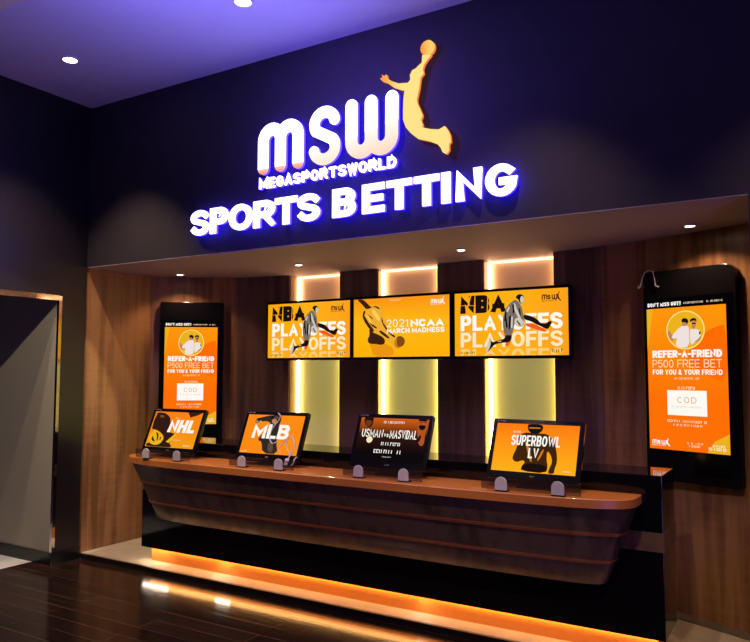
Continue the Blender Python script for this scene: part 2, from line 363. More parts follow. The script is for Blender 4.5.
# ------------------------------------------------------------------ the betting counter
t = empty('betting_counter', (-2.9, 0, STEP))
tag(t, 'long black service counter with a boat-shaped wooden front and orange top', 'counter')
CX = -2.9
def plan(a, b, z, n=56, y0=.12, pw=4.6):
    pts = []
    for i in range(n + 1):
        th = PI * i / n; c, s_ = math.cos(th), math.sin(th)
        x = .05 - a * math.copysign(abs(c) ** (2 / pw), c); y = y0 - b * (abs(s_) ** (2 / pw)); pts.append((x, y, z - STEP))
    return pts
MB().box(-2.00, 2.17, .12, .50, .16 - STEP, 1.06 - STEP).build('body', black_gloss, t, bevel=.004)
MB().box(-2.004, 2.174, .116, .504, .64 - STEP, .745 - STEP).build('band', veneer('bronze_veneer', (.085, .045, .025), (.17, .10, .06), .3), t)
MB().box(-1.93, 2.12, .175, .45, 0, .16 - STEP).build('kickplate', kick_m, t)
MB().box(-1.95, 2.13, .152, .172, .1505 - STEP, .1595 - STEP).build('led_strip', ledwarm, t)
for xa, xb in ((-2.0, -1.70), (-1.17, -1.02), (.62, .72)):
    MB().box(xa, xb, .142, .151, .1555 - STEP, .1595 - STEP).build('led_tube', ledtube, t)
def prof(z):
    k = (.895 - z) / (.895 - .43); return 1.99 - .18 * k, .345 - .225 * k
zs_ = [.895, .752, .732, .585, .565, .445, .43]
for (za, zb) in ((.895, .752), (.732, .585), (.565, .43)):
    A, B = prof(za), prof(zb); rings = [plan(*A, za), plan(*B, zb)]
    if zb == .43: rings = [plan(*A, za), plan(*prof(.44), .44), plan(B[0] - .02, B[1] - .015, .43)]
    MB().loft(rings).build('hull_panel', hull_m, t, smooth=True)
for (za, zb) in ((.752, .732), (.585, .565)):
    A, B = prof(za), prof(zb)
    MB().loft([plan(A[0] - .012, A[1] - .012, za), plan(A[0] + .008, A[1] + .008, za - .001), plan(B[0] + .008, B[1] + .008, zb + .001), plan(B[0] - .012, B[1] - .012, zb)]).build('trim_strip', copper, t, smooth=True)
MB().loft([plan(1.995, .355, .895), plan(2.01, .37, .900), plan(2.01, .37, .945), plan(2.005, .365, .95)]).build('worktop', orange_top, t, smooth=True)

# ------------------------------------------------------------------ screens
def flat(mb, pts, y): return mb.add([(x, y, z) for x, z in pts], [tuple(range(len(pts)))])
class Scr:
    """a lit picture area of w x h, its parts laid on the screen part (local x,z; y towards the viewer is negative)"""
    def __init__(s, scr, w, h, yf): s.o = scr; s.w = w; s.h = h; s.y = yf; s.k = 0
    def P(s, pts): return [((u - .5) * s.w, (v - .5) * s.h) for u, v in pts]
    def nxt(s): s.k += 1; return s.y - .0004 * s.k
    def poly(s, name, polys, m, sm=0):
        y = s.nxt()
        for p in polys: flat(MB(), s.P(smooth_poly(p, sm) if sm else p), y).build(name, m, s.o)
    def txt(s, name, items, m, **kw):
        y = s.nxt()
        for (st, u0, u1, v0, v1, T) in items:
            L = []; q = s.P([(u0, v0), (u1, v1)]); text(L, st, q[0][0], q[1][0], q[0][1], q[1][1], T * (q[1][1] - q[0][1]), y, **kw)
            for b in L: b.build(name, m, s.o)
    def scr(s, name, items, m):
        y = s.nxt()
        for i, (u0, u1, v0, v1) in enumerate(items):
            mb = MB(); q = s.P([(u0, v0), (u1, v1)]); scribble(mb, q[0][0], q[1][0], q[0][1], q[1][1], y, seed=i + 3); mb.build(name, m, s.o)
def rgb(r, g, b):
    f = lambda c: (c / 255 / 12.92) if c / 255 <= .04045 else ((c / 255 + .055) / 1.055) ** 2.4
    return (f(r), f(g), f(b))
def picture(name, c0, c1, axis='z', lo=-.2, hi=.2, c2=None, s=1.0):
    """lit picture ground that runs from one colour to another"""
    m = glow(name, c0, s); nt = m.node_tree; b = nt.nodes['Principled BSDF']; tc = [n for n in nt.nodes if n.type == 'TEX_COORD'][0]
    sp = nt.nodes.new('ShaderNodeSeparateXYZ'); mr = nt.nodes.new('ShaderNodeMapRange'); cr = nt.nodes.new('ShaderNodeValToRGB')
    nt.links.new(tc.outputs['Object'], sp.inputs[0]); nt.links.new(sp.outputs[axis.upper()], mr.inputs[0])
    mr.inputs[1].default_value = lo; mr.inputs[2].default_value = hi
    cr.color_ramp.elements[0].color = (*c0, 1); cr.color_ramp.elements[1].color = (*c1, 1)
    if c2: e = cr.color_ramp.elements.new(.5); e.color = (*c2, 1)
    nt.links.new(mr.outputs[0], cr.inputs[0]); nt.links.new(cr.outputs[0], b.inputs['Emission Color'])
    return m
White = glow('lit_white', rgb(255, 250, 240)); Pale = glow('lit_pale', rgb(255, 232, 190)); Fade = glow('lit_fade', rgb(255, 205, 120)); Fade2 = glow('lit_fade_low', rgb(255, 186, 80))
Ink = glow('lit_ink', rgb(28, 16, 12)); Grey = glow('lit_grey', rgb(120, 110, 102)); LGrey = glow('lit_light_grey', rgb(208, 198, 185)); Red = glow('lit_red', rgb(240, 95, 30))
DBrown = glow('lit_dark_brown', rgb(58, 32, 14)); Brown = glow('lit_brown', rgb(130, 72, 22)); Amber = glow('lit_amber', rgb(205, 120, 20)); Yel = glow('lit_yellow', rgb(238, 178, 30)); Skin = glow('lit_skin', rgb(190, 130, 95))

def mini_logo(S, u0, v0, w, h, m, asp, name='logo'):
    """small msw mark with the reaching player"""
    mb = MB(); y = S.nxt(); q = S.P([(u0, v0), (u0 + w, v0 + h)]); x0, z0, x1, z1 = q[0][0], q[0][1], q[1][0], q[1][1]; W = x1 - x0; Hh = (z1 - z0)
    lx = x0 + W * .78; T = Hh * .11; zb = z0 + Hh * .24; zt = z0 + Hh * .70
    c = (lx - x0) / 3.3
    mm = x0 + T / 2; r = c * .25
    for k in range(3): ribbon(mb, [(mm + k * 2 * r, zb), (mm + k * 2 * r, zt - r)], T, y, ext=False)
    for k in range(2): ribbon(mb, [(mm + r + 2 * r * k + r * math.cos(R(a)), zt - r + r * math.sin(R(a))) for a in range(0, 181, 30)], T, y, ext=False)
    glyph(mb, 'S', x0 + c * 1.25, x0 + c * 1.95, zb, zt, T, y, rnd=True)
    mm = x0 + c * 2.2 + T / 2
    for k in range(3): ribbon(mb, [(mm + k * 2 * r, zt), (mm + k * 2 * r, zb + r)], T, y, ext=False)
    for k in range(2): ribbon(mb, [(mm + r + 2 * r * k + r * math.cos(R(a)), zb + r + r * math.sin(R(a))) for a in range(180, 361, 30)], T, y, ext=False)
    scribble(mb, x0, lx, z0 + Hh * .02, z0 + Hh * .16, y, 5, 0)
    bx = x0 + W * .82
    flat(mb, [(bx, zb + .03 * Hh), (bx + W * .05, zb - .02 * Hh), (bx + W * .16, z0), (bx + W * .18, z0 + Hh * .1), (bx + W * .08, zb + .1 * Hh), (bx + W * .05, zt), (bx + W * .12, z1), (bx + W * .08, z1), (bx + W * .02, zt + .05 * Hh), (bx - W * .08, zt + .02 * Hh), (bx - W * .08, zt - .02 * Hh), (bx, zt - .08 * Hh)], y)
    return mb.build(name, m, S.o)

# ---- wall televisions (960 x 545 mm) hanging in a row
DUNK = dict(
 body=[(.563,.861),(.597,.789),(.615,.722),(.624,.621),(.635,.541),(.628,.451),(.592,.431),(.564,.455),(.549,.499),(.538,.4),(.524,.31),(.466,.318),(.448,.399),(.443,.549),(.457,.657),(.471,.725),(.509,.802),(.537,.843)],
 head=[(.559,.884),(.57,.926),(.599,.94),(.628,.917),(.636,.862),(.626,.806),(.605,.788),(.59,.818),(.582,.859)],
 face=[(.605,.908),(.624,.906),(.636,.862),(.626,.809),(.607,.793),(.598,.837)],
 leg1=[(.624,.621),(.658,.613),(.705,.587),(.758,.522),(.762,.493),(.811,.468),(.842,.51),(.866,.509),(.859,.459),(.831,.384),(.804,.407),(.749,.455),(.691,.515),(.632,.547)],
 leg2=[(.524,.33),(.52,.245),(.494,.203),(.432,.2),(.366,.174),(.336,.111),(.306,.055),(.291,.078),(.3,.153),(.318,.245),(.341,.232),(.35,.209),(.413,.241),(.459,.262),(.466,.318)],
 shoe2=[(.33,.146),(.306,.055),(.291,.078),(.3,.153),(.318,.245),(.337,.232)],
 ball=[(.553,.564),(.582,.579),(.61,.56),(.632,.513),(.621,.457),(.596,.431),(.561,.455),(.546,.502)],
 arm=[(.537,.8),(.556,.804),(.571,.711),(.598,.601),(.61,.532),(.594,.516),(.576,.597),(.551,.678)],
 red=[(.452,.491),(.466,.333),(.511,.31),(.51,.203),(.485,.141),(.458,.153),(.478,.232),(.45,.319)],
 red2=[(.641,.493),(.719,.474),(.825,.378),(.809,.341),(.702,.413),(.643,.45)])
TVW, TVH = .972, .558
def tv_base(x, label):
    t = empty('television', (x, 1.27, 2.018))
    tag(t, label, 'television', 'televisions hung in a row across the niches')
    MB().box(-TVW / 2, TVW / 2, -.07, 0, -TVH / 2, TVH / 2).build('bezel', plastic, t, bevel=.006)
    MB().box(-.15, .15, 0, .09, -.12, .12).build('wall_bracket', steel, t)
    return t
def tv_screen(t, m):
    w_, h_ = .934, .510
    sc = MB().box(-w_ / 2, w_ / 2, -.0708, -.066, -h_ / 2, h_ / 2).build('screen', m, t)
    return Scr(sc, w_, h_, -.0712)
bg1 = picture('picture_amber', rgb(255, 168, 12), rgb(255, 160, 28), 'x', -.5, .5, c2=rgb(255, 178, 22))
bg2 = picture('picture_amber_glow', rgb(255, 178, 10), rgb(255, 145, 20), 'z', -.2, .27, c2=rgb(253, 185, 22))
def basket_tv(x, label):
    t = tv_base(x, label); S = tv_screen(t, bg1)
    S.txt('lettering', [('PLAYOFFS', .055, .955, .395, .64, .27)], White, gap=.10)
    S.txt('lettering', [('PLAYOFFS', .055, .955, .135, .37, .24)], Pale, gap=.10)
    mb = MB(); y = S.nxt()
    tmp = MB(); q = S.P([(.055, -.12), (.955, .11)]); text(tmp, 'PLAYOFFS', q[0][0], q[1][0], q[0][1], q[1][1], .25 * (q[1][1] - q[0][1]), y, gap=.10)
    lim = -.5 * S.h + .004
    for f in tmp.f:
        vs = [tmp.v[i] for i in f]
        if max(v[2] for v in vs) > lim + .001: mb.add([(v[0], v[1], max(v[2], lim)) for v in vs], [(0, 1, 2, 3)])
    mb.build('lettering', Fade, S.o)
    S.poly('colour_streak', [DUNK['red'], DUNK['red2']], Red, 1)
    S.txt('lettering', [('NBA', .052, .478, .672, .955, .36)], Ink, gap=.05)
    S.poly('stencil_cut', [[(.10, .66), (.112, .66), (.16, .97), (.148, .97)], [(.30, .66), (.308, .66), (.316, .97), (.308, .97)], [(.06, .80), (.2, .79), (.2, .797), (.06, .807)]], bg1)
    S.poly('player_legs', [DUNK['leg1'], DUNK['leg2']], Ink, 1)
    S.poly('player_body', [DUNK['body']], Grey, 1)
    S.poly('player_hair', [DUNK['head']], Ink, 1)
    S.poly('player_skin', [DUNK['face'], DUNK['arm'], DUNK['shoe2']], LGrey, 1)
    S.poly('ball', [DUNK['ball']], LGrey, 1)
    S.poly('shading_mark', [[(.47, .70), (.485, .705), (.47, .55), (.455, .52)], [(.585, .74), (.60, .70), (.605, .60), (.592, .62)], [(.50, .60), (.52, .62), (.515, .42), (.495, .40)], [(.565, .53), (.575, .535), (.605, .46), (.595, .45)], [(.46, .62), (.475, .63), (.49, .44), (.475, .42)], [(.53, .78), (.545, .79), (.55, .66), (.535, .64)]], Ink)
    S.poly('highlight', [[(.475, .69), (.50, .76), (.51, .74), (.49, .66)], [(.52, .60), (.535, .60), (.53, .42), (.515, .42)], [(.40, .21), (.43, .22), (.43, .235), (.40, .225)]], LGrey)
    mini_logo(S, .785, .80, .16, .15, Ink, 1.8)
    S.scr('print_pattern', [(.058, .19, .035, .065), (.83, .965, .045, .09)], Ink)
    return t
basket_tv(-3.975, 'left wall television of an orange poster with a leaping player, farthest from the right-hand kiosk')
basket_tv(-2.015, 'right wall television of an orange poster with a leaping player, nearest the right-hand kiosk')
t = tv_base(-2.998, 'middle wall television showing an amber picture of a player bending over a ball'); S = tv_screen(t, bg2)
S.poly('player_legs', [[(.169,.225),(.241,.222),(.305,.201),(.348,.229),(.439,.136),(.435,.009),(.215,.005),(.203,.134)]], glow('lit_deep_amber', rgb(236, 150, 18)), 1)
S.poly('player_body', [[(.207,.888),(.263,.891),(.31,.816),(.34,.661),(.386,.481),(.448,.351),(.488,.369),(.546,.32),(.558,.256),(.546,.182),(.478,.142),(.439,.174),(.361,.292),(.274,.386),(.211,.428),(.171,.494),(.111,.639),(.095,.743),(.142,.816)]], glow('lit_body_amber', rgb(240, 172, 48)), 1)
S.poly('shading_mark', [[(.033,.997),(.103,.999),(.139,.944),(.19,.858),(.215,.857),(.142,.816),(.113,.87),(.078,.937)], [(.096,.769),(.124,.703),(.172,.571),(.227,.465),(.219,.415),(.171,.482),(.104,.648)], [(.304,.702),(.332,.561),(.394,.43),(.456,.345),(.443,.313),(.362,.432),(.308,.587)], [(.15,.75),(.215, .66), (.205, .64)], [(.20, .86), (.25, .875), (.29, .83), (.28, .81), (.24, .85)], [(.17, .60), (.21, .56), (.26, .50), (.25, .48), (.20, .53)], [(.29, .46), (.36, .38), (.40, .31), (.37, .31), (.28, .42)], [(.11, .80), (.135, .80), (.12, .72), (.10, .72)]], DBrown, 1)
S.poly('highlight', [[(.19, .80), (.23, .82), (.30, .64), (.27, .60)], [(.31, .62), (.34, .55), (.44, .38), (.42, .37)], [(.13, .74), (.16, .70), (.22, .55), (.19, .57)]], glow('lit_gold', rgb(255, 205, 90)), 1)
S.poly('shorts', [[(.171,.494),(.211,.42),(.274,.381),(.338,.319),(.348,.229),(.305,.201),(.241,.222),(.169,.225),(.153,.303),(.178,.366)]], DBrown, 1)
S.poly('ball', [[(.451,.262),(.465,.324),(.5,.353),(.54,.325),(.558,.259),(.542,.184),(.499,.156),(.461,.188)]], Brown, 2)
S.poly('hand', [[(.44,.20),(.455,.30),(.478,.33),(.47,.25),(.48,.17),(.51,.145),(.47,.14)]], Amber, 1)
S.txt('lettering', [('2021', .363, .586, .50, .628, .10)], White, gap=.22)
S.txt('lettering', [('NCAA', .613, .949, .495, .62, .33)], White, gap=.06)
S.txt('lettering', [('MARCH MADNESS', .365, .953, .395, .478, .25)], White, gap=.12)
mini_logo(S, .82, .84, .14, .13, White, 1.8)
S.scr('print_pattern', [(.398, .53, .945, .965)], Pale)

# ---- portrait kiosks on the wall
def kiosk(P1, P2, z0, z1, label, depth, flag):
    P1, P2 = Vector(P1), Vector(P2); W = (P2 - P1).length; rz = math.atan2(P2.y - P1.y, P2.x - P1.x)
    c = (P1 + P2) / 2
    t = empty('advertising_kiosk', (c.x, c.y, z0), rz)
    tag(t, label, 'display kiosk', 'portrait display kiosks on the curved wall')
    H = z1 - z0
    MB().prism(rrect(-W / 2, W / 2, 0, H, (.02, .02, .07, .02) if flag else .02), 0, depth).build('housing', plastic, t, bevel=.004)
    sw, sh = (.55, .505)[flag == 0], .945; zc = (1.127 + 2.062) / 2 - z0; xo = -.018 if flag else -.004
    MB().box(-W / 2 + .02, W / 2 - .02, -.002, .002, zc - sh / 2 - .035, zc + sh / 2 + .07).build('glass', dark_panel, t)
    MB().box(.02, W / 2 - .04, -.0025, .001, .06, .20).build('reader_panel', black_gloss, t)
    bg = picture('picture_kiosk', rgb(255, 112, 6), rgb(255, 150, 12), 'z', -.15, .45)
    sc = MB().box(-sw / 2, sw / 2, -.003, .001, -sh / 2, sh / 2).build('screen', bg, t); sc.location = (xo, 0, zc)
    S = Scr(sc, sw, sh, -.0036)
    S.poly('wave', [[(1, .868), (.875, .85), (.768, .823), (.61, .756), (.523, .66), (.55, .60), (.75, .52), (1, .47)]], glow('lit_wave', rgb(255, 108, 4)), 1)
    S.poly('wave', [[(0, .998), (.083, .998), (.028, .796), (0, .70)]], Yel)
    S.poly('wave', [[(.732, .001), (.827, .081), (.918, .11), (.999, .135), (.999, .001)]], Yel)
    ci = lambda r: [(.504 + r * math.cos(2 * PI * i / 40), .838 + r * .56 * math.sin(2 * PI * i / 40)) for i in range(40)]
    S.poly('badge_ring', [ci(.243)], glow('lit_ring', rgb(255, 225, 130))); S.poly('badge', [ci(.228)], Yel)
    S.poly('person_skin', [[(.275,.822),(.299,.844),(.32,.82),(.36,.79),(.35,.76),(.30,.775)], [(.468,.896),(.512,.894),(.537,.881),(.526,.856),(.483,.856),(.468,.871)], [(.588,.899),(.635,.901),(.646,.884),(.631,.849),(.608,.84),(.588,.853)], [(.60,.78),(.69,.80),(.70,.77),(.62,.745)]], Skin, 1)
    S.poly('person_shirt', [[(.463,.866),(.547,.868),(.555,.828),(.553,.725),(.465,.712),(.373,.731),(.406,.787),(.336,.778),(.33,.80),(.418,.85)], [(.569,.841),(.647,.842),(.699,.825),(.688,.783),(.624,.757),(.57,.725),(.562,.828)]], glow('lit_shirt', rgb(238, 225, 222)), 1)
    S.poly('person_hair', [[(.461,.89),(.466,.917),(.503,.923),(.545,.911),(.548,.891),(.533,.878),(.512,.894)], [(.568,.886),(.57,.91),(.613,.921),(.651,.91),(.649,.888),(.632,.902),(.591,.899)], [(.59,.885),(.643,.885),(.643,.876),(.59,.876)], [(.68,.825),(.70,.822),(.69,.80),(.675,.806)]], Ink, 1)
    S.txt('lettering', [('REFER-A-FRIEND', .068, .945, .647, .699, .30)], White, gap=.07)
    S.txt('lettering', [('P500 FREE BET', .068, .940, .577, .632, .09)], Pale, gap=.14)
    S.txt('lettering', [('FOR YOU & YOUR FRIEND', .068, .945, .527, .563, .22)], White, gap=.12)
    S.scr('print_pattern', [(.355, .67, .494, .507), (.346, .64, .424, .444), (.25, .75, .196, .212), (.325, .69, .170, .184), (.462, .696, .050, .062), (.516, .687, .030, .044)], Pale)
    S.poly('white_card', [[(.254, .418), (.75, .418), (.75, .244), (.254, .244)]], White)
    S.txt('lettering', [('C', .382, .445, .33, .372, .12), ('O', .47, .535, .33, .372, .12), ('D', .56, .624, .33, .372, .12)], glow('lit_bronze', rgb(214, 160, 92)))
    S.scr('print_pattern', [(.309, .70, .298, .309)], glow('lit_card_print', rgb(238, 200, 160)))
    mini_logo(S, .042, .022, .235, .058, White, 1)
    S.scr('print_pattern', [(.757, .962, .022, .040), (.775, .95, .044, .058)], White)
    mb = MB(); z = .5 * sh + .014; text(mb, "DON'T MISS OUT!!", -.5 * sw + .008, -.5 * sw + .25, z, z + .026, .007, S.y, gap=.16); mb.build('lettering', White, sc)
    mb = MB(); scribble(mb, -.5 * sw + .27, .5 * sw - .02, z + .006, z + .018, S.y, 9); mb.build('print_pattern', Pale, sc)
    return t
kiosk((-5.435, .757), (-4.950, 1.132), .91, 2.315, 'left portrait display kiosk with an orange two-people poster, partly behind the monitors', .035, 0)
kiosk((-.982, 1.050), (-.384, .812), .915, 2.325, 'right portrait display kiosk with an orange two-people poster, right of the counter', .045, 1)

# ---- counter monitors
MW, MH = .568, .372; TILT = R(23)
MON = [(-4.418, -.071, 2.5, .985), (-3.421, -.054, 2.8, .992), (-2.401, -.071, 1.6, 1.005), (-1.422, -.059, -.8, 1.003)]
MON_LABEL = ['counter monitor showing a hockey player crouching on an orange poster', 'counter monitor showing a baseball player, with a white looped reflection across it', 'counter monitor showing a dark poster with two bearded fighters', 'counter monitor showing a helmeted football player on an orange poster']
def tilt_frame(x, y, yw, zb): return Matrix.Translation((x, y, zb)) @ Matrix.Rotation(R(yw), 4, 'Z') @ Matrix.Rotation(-TILT, 4, 'X')
def monitor(i):
    x, y, yw, zb = MON[i]
    t = empty('counter_monitor', (x, y + .05, 0.952), R(yw)); tag(t, MON_LABEL[i], 'monitor', 'monitors standing on the orange counter top')
    rel = Matrix.Translation((0, -.05, zb - .95)) @ Matrix.Rotation(-TILT, 4, 'X')
    bz = MB().prism(rrect(-MW / 2, MW / 2, 0, MH, .012), 0, .03).build('bezel', plastic, t, bevel=.003); bz.matrix_local = rel
    bk = MB().loft([[(-.22, .03, .04), (.22, .03, .04), (.22, .03, .33), (-.22, .03, .33)], [(-.12, .058, .08), (.12, .058, .08), (.12, .058, .26), (-.12, .058, .26)]]).build('rear_cover', plastic, t, bevel=.004); bk.matrix_local = rel
    MB().prism([(-.11, 0), (.11, 0), (.10, .012), (-.10, .012)], -.02, .10).build('stand_foot', plastic, t, bevel=.003)
    MB().add([(-.025, .03, .01), (.025, .03, .01), (.025, .05, .01), (-.025, .05, .01), (-.025, .045, .16), (.025, .045, .16), (.025, .07, .15), (-.025, .07, .15)], [(0, 3, 2, 1), (4, 5, 6, 7), (0, 1, 5, 4), (1, 2, 6, 5), (2, 3, 7, 6), (3, 0, 4, 7)]).build('stand_neck', plastic, t, bevel=.003)
    lg = MB(); scribble(lg, -.02, .02, .018, .026, -.0006, 4); scribble(lg, -MW / 2 + .012, -MW / 2 + .085, MH - .018, MH - .009, -.0006, 6); lg = lg.build('maker_mark', mat('print_grey', (.55, .52, .5), .5), t); lg.matrix_local = rel
    return t, rel
def mscreen(t, rel, m):
    w_, h_ = .512, .298
    sc = MB().box(-w_ / 2, w_ / 2, -.0008, .002, -h_ / 2, h_ / 2).build('screen', m, t)
    sc.matrix_local = rel @ Matrix.Translation((0, 0, .045 + h_ / 2))
    return Scr(sc, w_, h_, -.0012)
# hockey
t, rel = monitor(0); S = mscreen(t, rel, picture('picture_hockey', rgb(240, 160, 22), rgb(255, 125, 18), 'z', -.16, .16))
S.poly('player', [[(.013,.91),(.061,.983),(.248,.954),(.382,.789),(.399,.433),(.577,.377),(.475,.145),(.584,.005),(.37,.003),(.16,.004),(.003,.008),(.032,.105),(.182,.099),(.31,.111),(.354,.238),(.295,.363),(.113,.489),(.03,.471),(.02,.691)]], glow('lit_hockey_dark', rgb(52, 26, 22)), 1)
S.poly('banner', [[(.0, .99), (.05, .98), (.02, .70), (.0, .70)]], Amber)
S.poly('glove', [[(.028,.193),(.042,.352),(.11,.48),(.24,.398),(.346,.237),(.317,.093),(.207,.034),(.085,.083)]], Yel, 1)
S.poly('glove_shading', [[(.14,.42),(.222,.356),(.235,.19),(.218,.142),(.195,.293)], [(.09,.30),(.13,.24),(.20,.12),(.10,.17)], [(.26,.30),(.30,.24),(.27,.16)]], DBrown, 1)
S.poly('player_face', [[(.11,.90),(.21,.89),(.22,.84),(.15,.81)]], Brown, 1)
S.poly('corner_shape', [[(.697,.998),(.994,.998),(.909,.925),(.771,.855)]], DBrown)
S.poly('stick', [[(.417,.151),(.559,.387),(.6,.371),(.484,.12)]], Yel)
S.txt('lettering', [('NHL', .375, .945, .42, .775, .31)], White, gap=.10, shear=.12)
S.scr('print_pattern', [(.53, .72, .195, .22), (.45, .56, .80, .84), (.80, .96, .05, .09)], Pale)
# baseball
t, rel = monitor(1); S = mscreen(t, rel, picture('picture_baseball', rgb(255, 140, 18), rgb(255, 138, 22), 'z', -.16, .16))
S.poly('player', [[(.141,.778),(.165,.878),(.292,.934),(.414,.998),(.589,.998),(.604,.846),(.583,.703),(.635,.507),(.607,.327),(.686,.01),(.415,.01),(.351,.313),(.286,.317),(.286,.42),(.43,.572),(.442,.79),(.334,.843),(.219,.794)]], glow('lit_baseball_dark', rgb(48, 40, 36)), 1)
S.poly('bat', [[(.15, .86), (.17, .90), (.40, .995), (.43, .97)]], DBrown)
S.poly('player_face', [[(.44, .90), (.52, .90), (.535, .80), (.50, .76), (.45, .80)]], Skin, 1)
S.poly('helmet', [[(.41, .93), (.43, .995), (.56, .995), (.60, .90), (.56, .86), (.53, .90), (.40, .90)]], Ink, 1)
S.poly('player_shading', [[(.47, .30), (.55, .31), (.60, .05), (.50, .05)], [(.46, .97), (.55, .97), (.56, .90), (.47, .89)]], glow('lit_shade', rgb(92, 74, 60)), 1)
S.txt('lettering', [('MLB', .15, .80, .385, .755, .27)], White, gap=.08, shear=.05)
S.scr('print_pattern', [(.169, .277, .80, .835), (.01, .14, .02, .05)], Pale)
# fighters
t, rel = monitor(2); S = mscreen(t, rel, picture('picture_fight', rgb(14, 9, 12), rgb(214, 98, 22), 'z', -.09, .16, c2=rgb(48, 22, 16)))
S.poly('person_head', [[(.043,.992),(.184,.986),(.196,.853),(.163,.758),(.115,.773),(.053,.88)]], DBrown, 1)
S.poly('person_cap', [[(.05,.998),(.19,.998),(.185,.93),(.06,.95)]], Ink)
S.poly('person_head', [[(.84,.998),(.984,.995),(.991,.805),(.975,.664),(.984,.405),(.912,.398),(.863,.689)]], glow('lit_face', rgb(176, 84, 36)), 1)
S.poly('person_eyes', [[(.88, .935), (.91, .935), (.91, .92), (.88, .92)], [(.935, .935), (.965, .935), (.965, .92), (.935, .92)]], Ink)
S.poly('person_face', [[(.08, .93), (.17, .93), (.165, .83), (.13, .78), (.09, .84)]], glow('lit_face_dark', rgb(112, 58, 30)), 1)
S.poly('person_hair', [[(.863,.866),(.969,.867),(.963,.775),(.914,.742),(.877,.789)], [(.843,.998),(.984,.998),(.984,.953),(.848,.957)], [(.89,.62),(.93,.64),(.92,.5),(.88,.46)]], Ink, 1)
S.txt('lettering', [('USMAN', .055, .375, .535, .725, .12), ('MASVIDAL', .475, .865, .53, .73, .12)], White, gap=.12)
S.txt('lettering', [('vs', .39, .46, .555, .66, .2)], White)
S.scr('print_pattern', [(.355, .665, .875, .925), (.315, .68, .36, .435), (.285, .70, .18, .262), (.425, .556, .085, .108)], White)
S.poly('round_badge', [[(.19 + .045 * math.cos(a / 8 * PI), .475 + .075 * math.sin(a / 8 * PI)) for a in range(16)]], Pale)
# football
t, rel = monitor(3); S = mscreen(t, rel, picture('picture_football', rgb(255, 176, 26), rgb(255, 122, 18), 'z', -.14, .16))
S.poly('player', [[(.443,.818),(.524,.812),(.634,.808),(.711,.689),(.756,.499),(.783,.259),(.759,.104),(.761,.013),(.69,.004),(.693,.095),(.727,.236),(.698,.388),(.649,.47),(.655,.279),(.68,.145),(.666,.008),(.364,.021),(.371,.125),(.404,.197),(.38,.247),(.297,.185),(.245,.249),(.249,.337),(.274,.446),(.284,.555),(.282,.736),(.353,.817)]], glow('lit_football_dark', rgb(62, 36, 14)), 1)
S.poly('player_trousers', [[(.405,.18),(.658,.183),(.671,.004),(.364,.021),(.371,.125)]], Ink, 1)
S.poly('helmet', [[(.378,.990),(.427,.998),(.549,.998),(.574,.949),(.566,.867),(.525,.804),(.445,.804),(.394,.857)]], Ink, 1)
S.poly('face_guard', [[(.404,.932),(.535,.934),(.543,.909),(.406,.903)]], Amber)
S.poly('jersey_light', [[(.366,.654),(.404,.489),(.461,.222),(.491,.208),(.439,.493)], [(.597,.499),(.541,.248),(.566,.251),(.618,.466)]], Amber, 1)
S.txt('lettering', [('SUPERBOWL', .205, .795, .54, .758, .15)], White, gap=.10)
S.txt('lettering', [('LV', .43, .555, .288, .498, .16)], White, gap=.10)
S.scr('print_pattern', [(.22, .312, .805, .84), (.837, .95, .055, .075)], White)

# ---- low smoked acrylic shields with grey half-round clips, one before each monitor
SH = [(-4.330, -.200, 'in front of the hockey monitor'), (-3.352, -.190, 'in front of the baseball monitor'), (-2.368, -.180, 'in front of the fighters monitor'), (-1.388, -.190, 'in front of the football monitor')]
for x, y, s_ in SH:
    t = empty('clip_stand', (x, y, 0.952), R(1)); tag(t, 'low smoked clear shield with two grey half-round clips ' + s_, 'shield', 'smoked shields held by grey clips')
    MB().box(-.29, .29, .002, .007, .006, .07).build('clear_sheet', smoke, t)
    for sx in (-.165, .165):
        o = MB().prism([(-.036, .0), (.036, .0), (.036, .045)] + [(.036 * math.cos(R(a)), .045 + .036 * math.sin(R(a))) for a in range(20, 161, 20)] + [(-.036, .045)], -.012, -.002).build('clip', grey_pl, t, bevel=.002); o.location.x = sx
        q = MB().box(-.034, .04, -.02, .03, 0, .006).build('clip_foot', plastic, t); q.location.x = sx
# white looped reflection on the baseball monitor, modelled as solid tubes and a block
x, y, yw, zb = MON[1]; F = tilt_frame(x, y, yw, zb)
def mp(u, v, off=.010): return F @ Vector(((u - .5) * .512, -off, .045 + v * .298))
def spl(ctrl, n=6):
    c = [ctrl[0]] + ctrl + [ctrl[-1]]; o = []
    for i in range(1, len(c) - 2):
        for k in range(n):
            t_ = k / n; a, b, c_, d = c[i - 1], c[i], c[i + 1], c[i + 2]
            o.append(tuple(.5 * (2 * b[j] + (c_[j] - a[j]) * t_ + (2 * a[j] - 5 * b[j] + 4 * c_[j] - d[j]) * t_ ** 2 + (3 * b[j] - a[j] - 3 * c_[j] + d[j]) * t_ ** 3) for j in (0, 1)))
    return o + [ctrl[-1]]
t = empty('white_glint', tuple(mp(.9, -.1))); tag(t, 'thin white looped reflection across the baseball monitor, built as solid tubes', 'reflection')
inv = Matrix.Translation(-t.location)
def glint_tube(path, r): return MB().tube([tuple(inv @ mp(u, v)) for u, v in spl(path)], r, 6)
glint_tube([(.53, 1.06), (.585, .98), (.57, .85), (.52, .72), (.49, .55), (.50, .38), (.57, .27), (.64, .33)], .0042).build('loop', white_pl, t, smooth=True)
glint_tube([(.74, .02), (.70, .18), (.74, .31), (.80, .42), (.86, .47), (.92, .36), (.95, .2), (.93, .05), (.89, -.10)], .0052).build('loop', white_pl, t, smooth=True)
glint_tube([(.80, .42), (.80, .30), (.86, .12), (.91, .02)], .004).build('loop', white_pl, t, smooth=True)
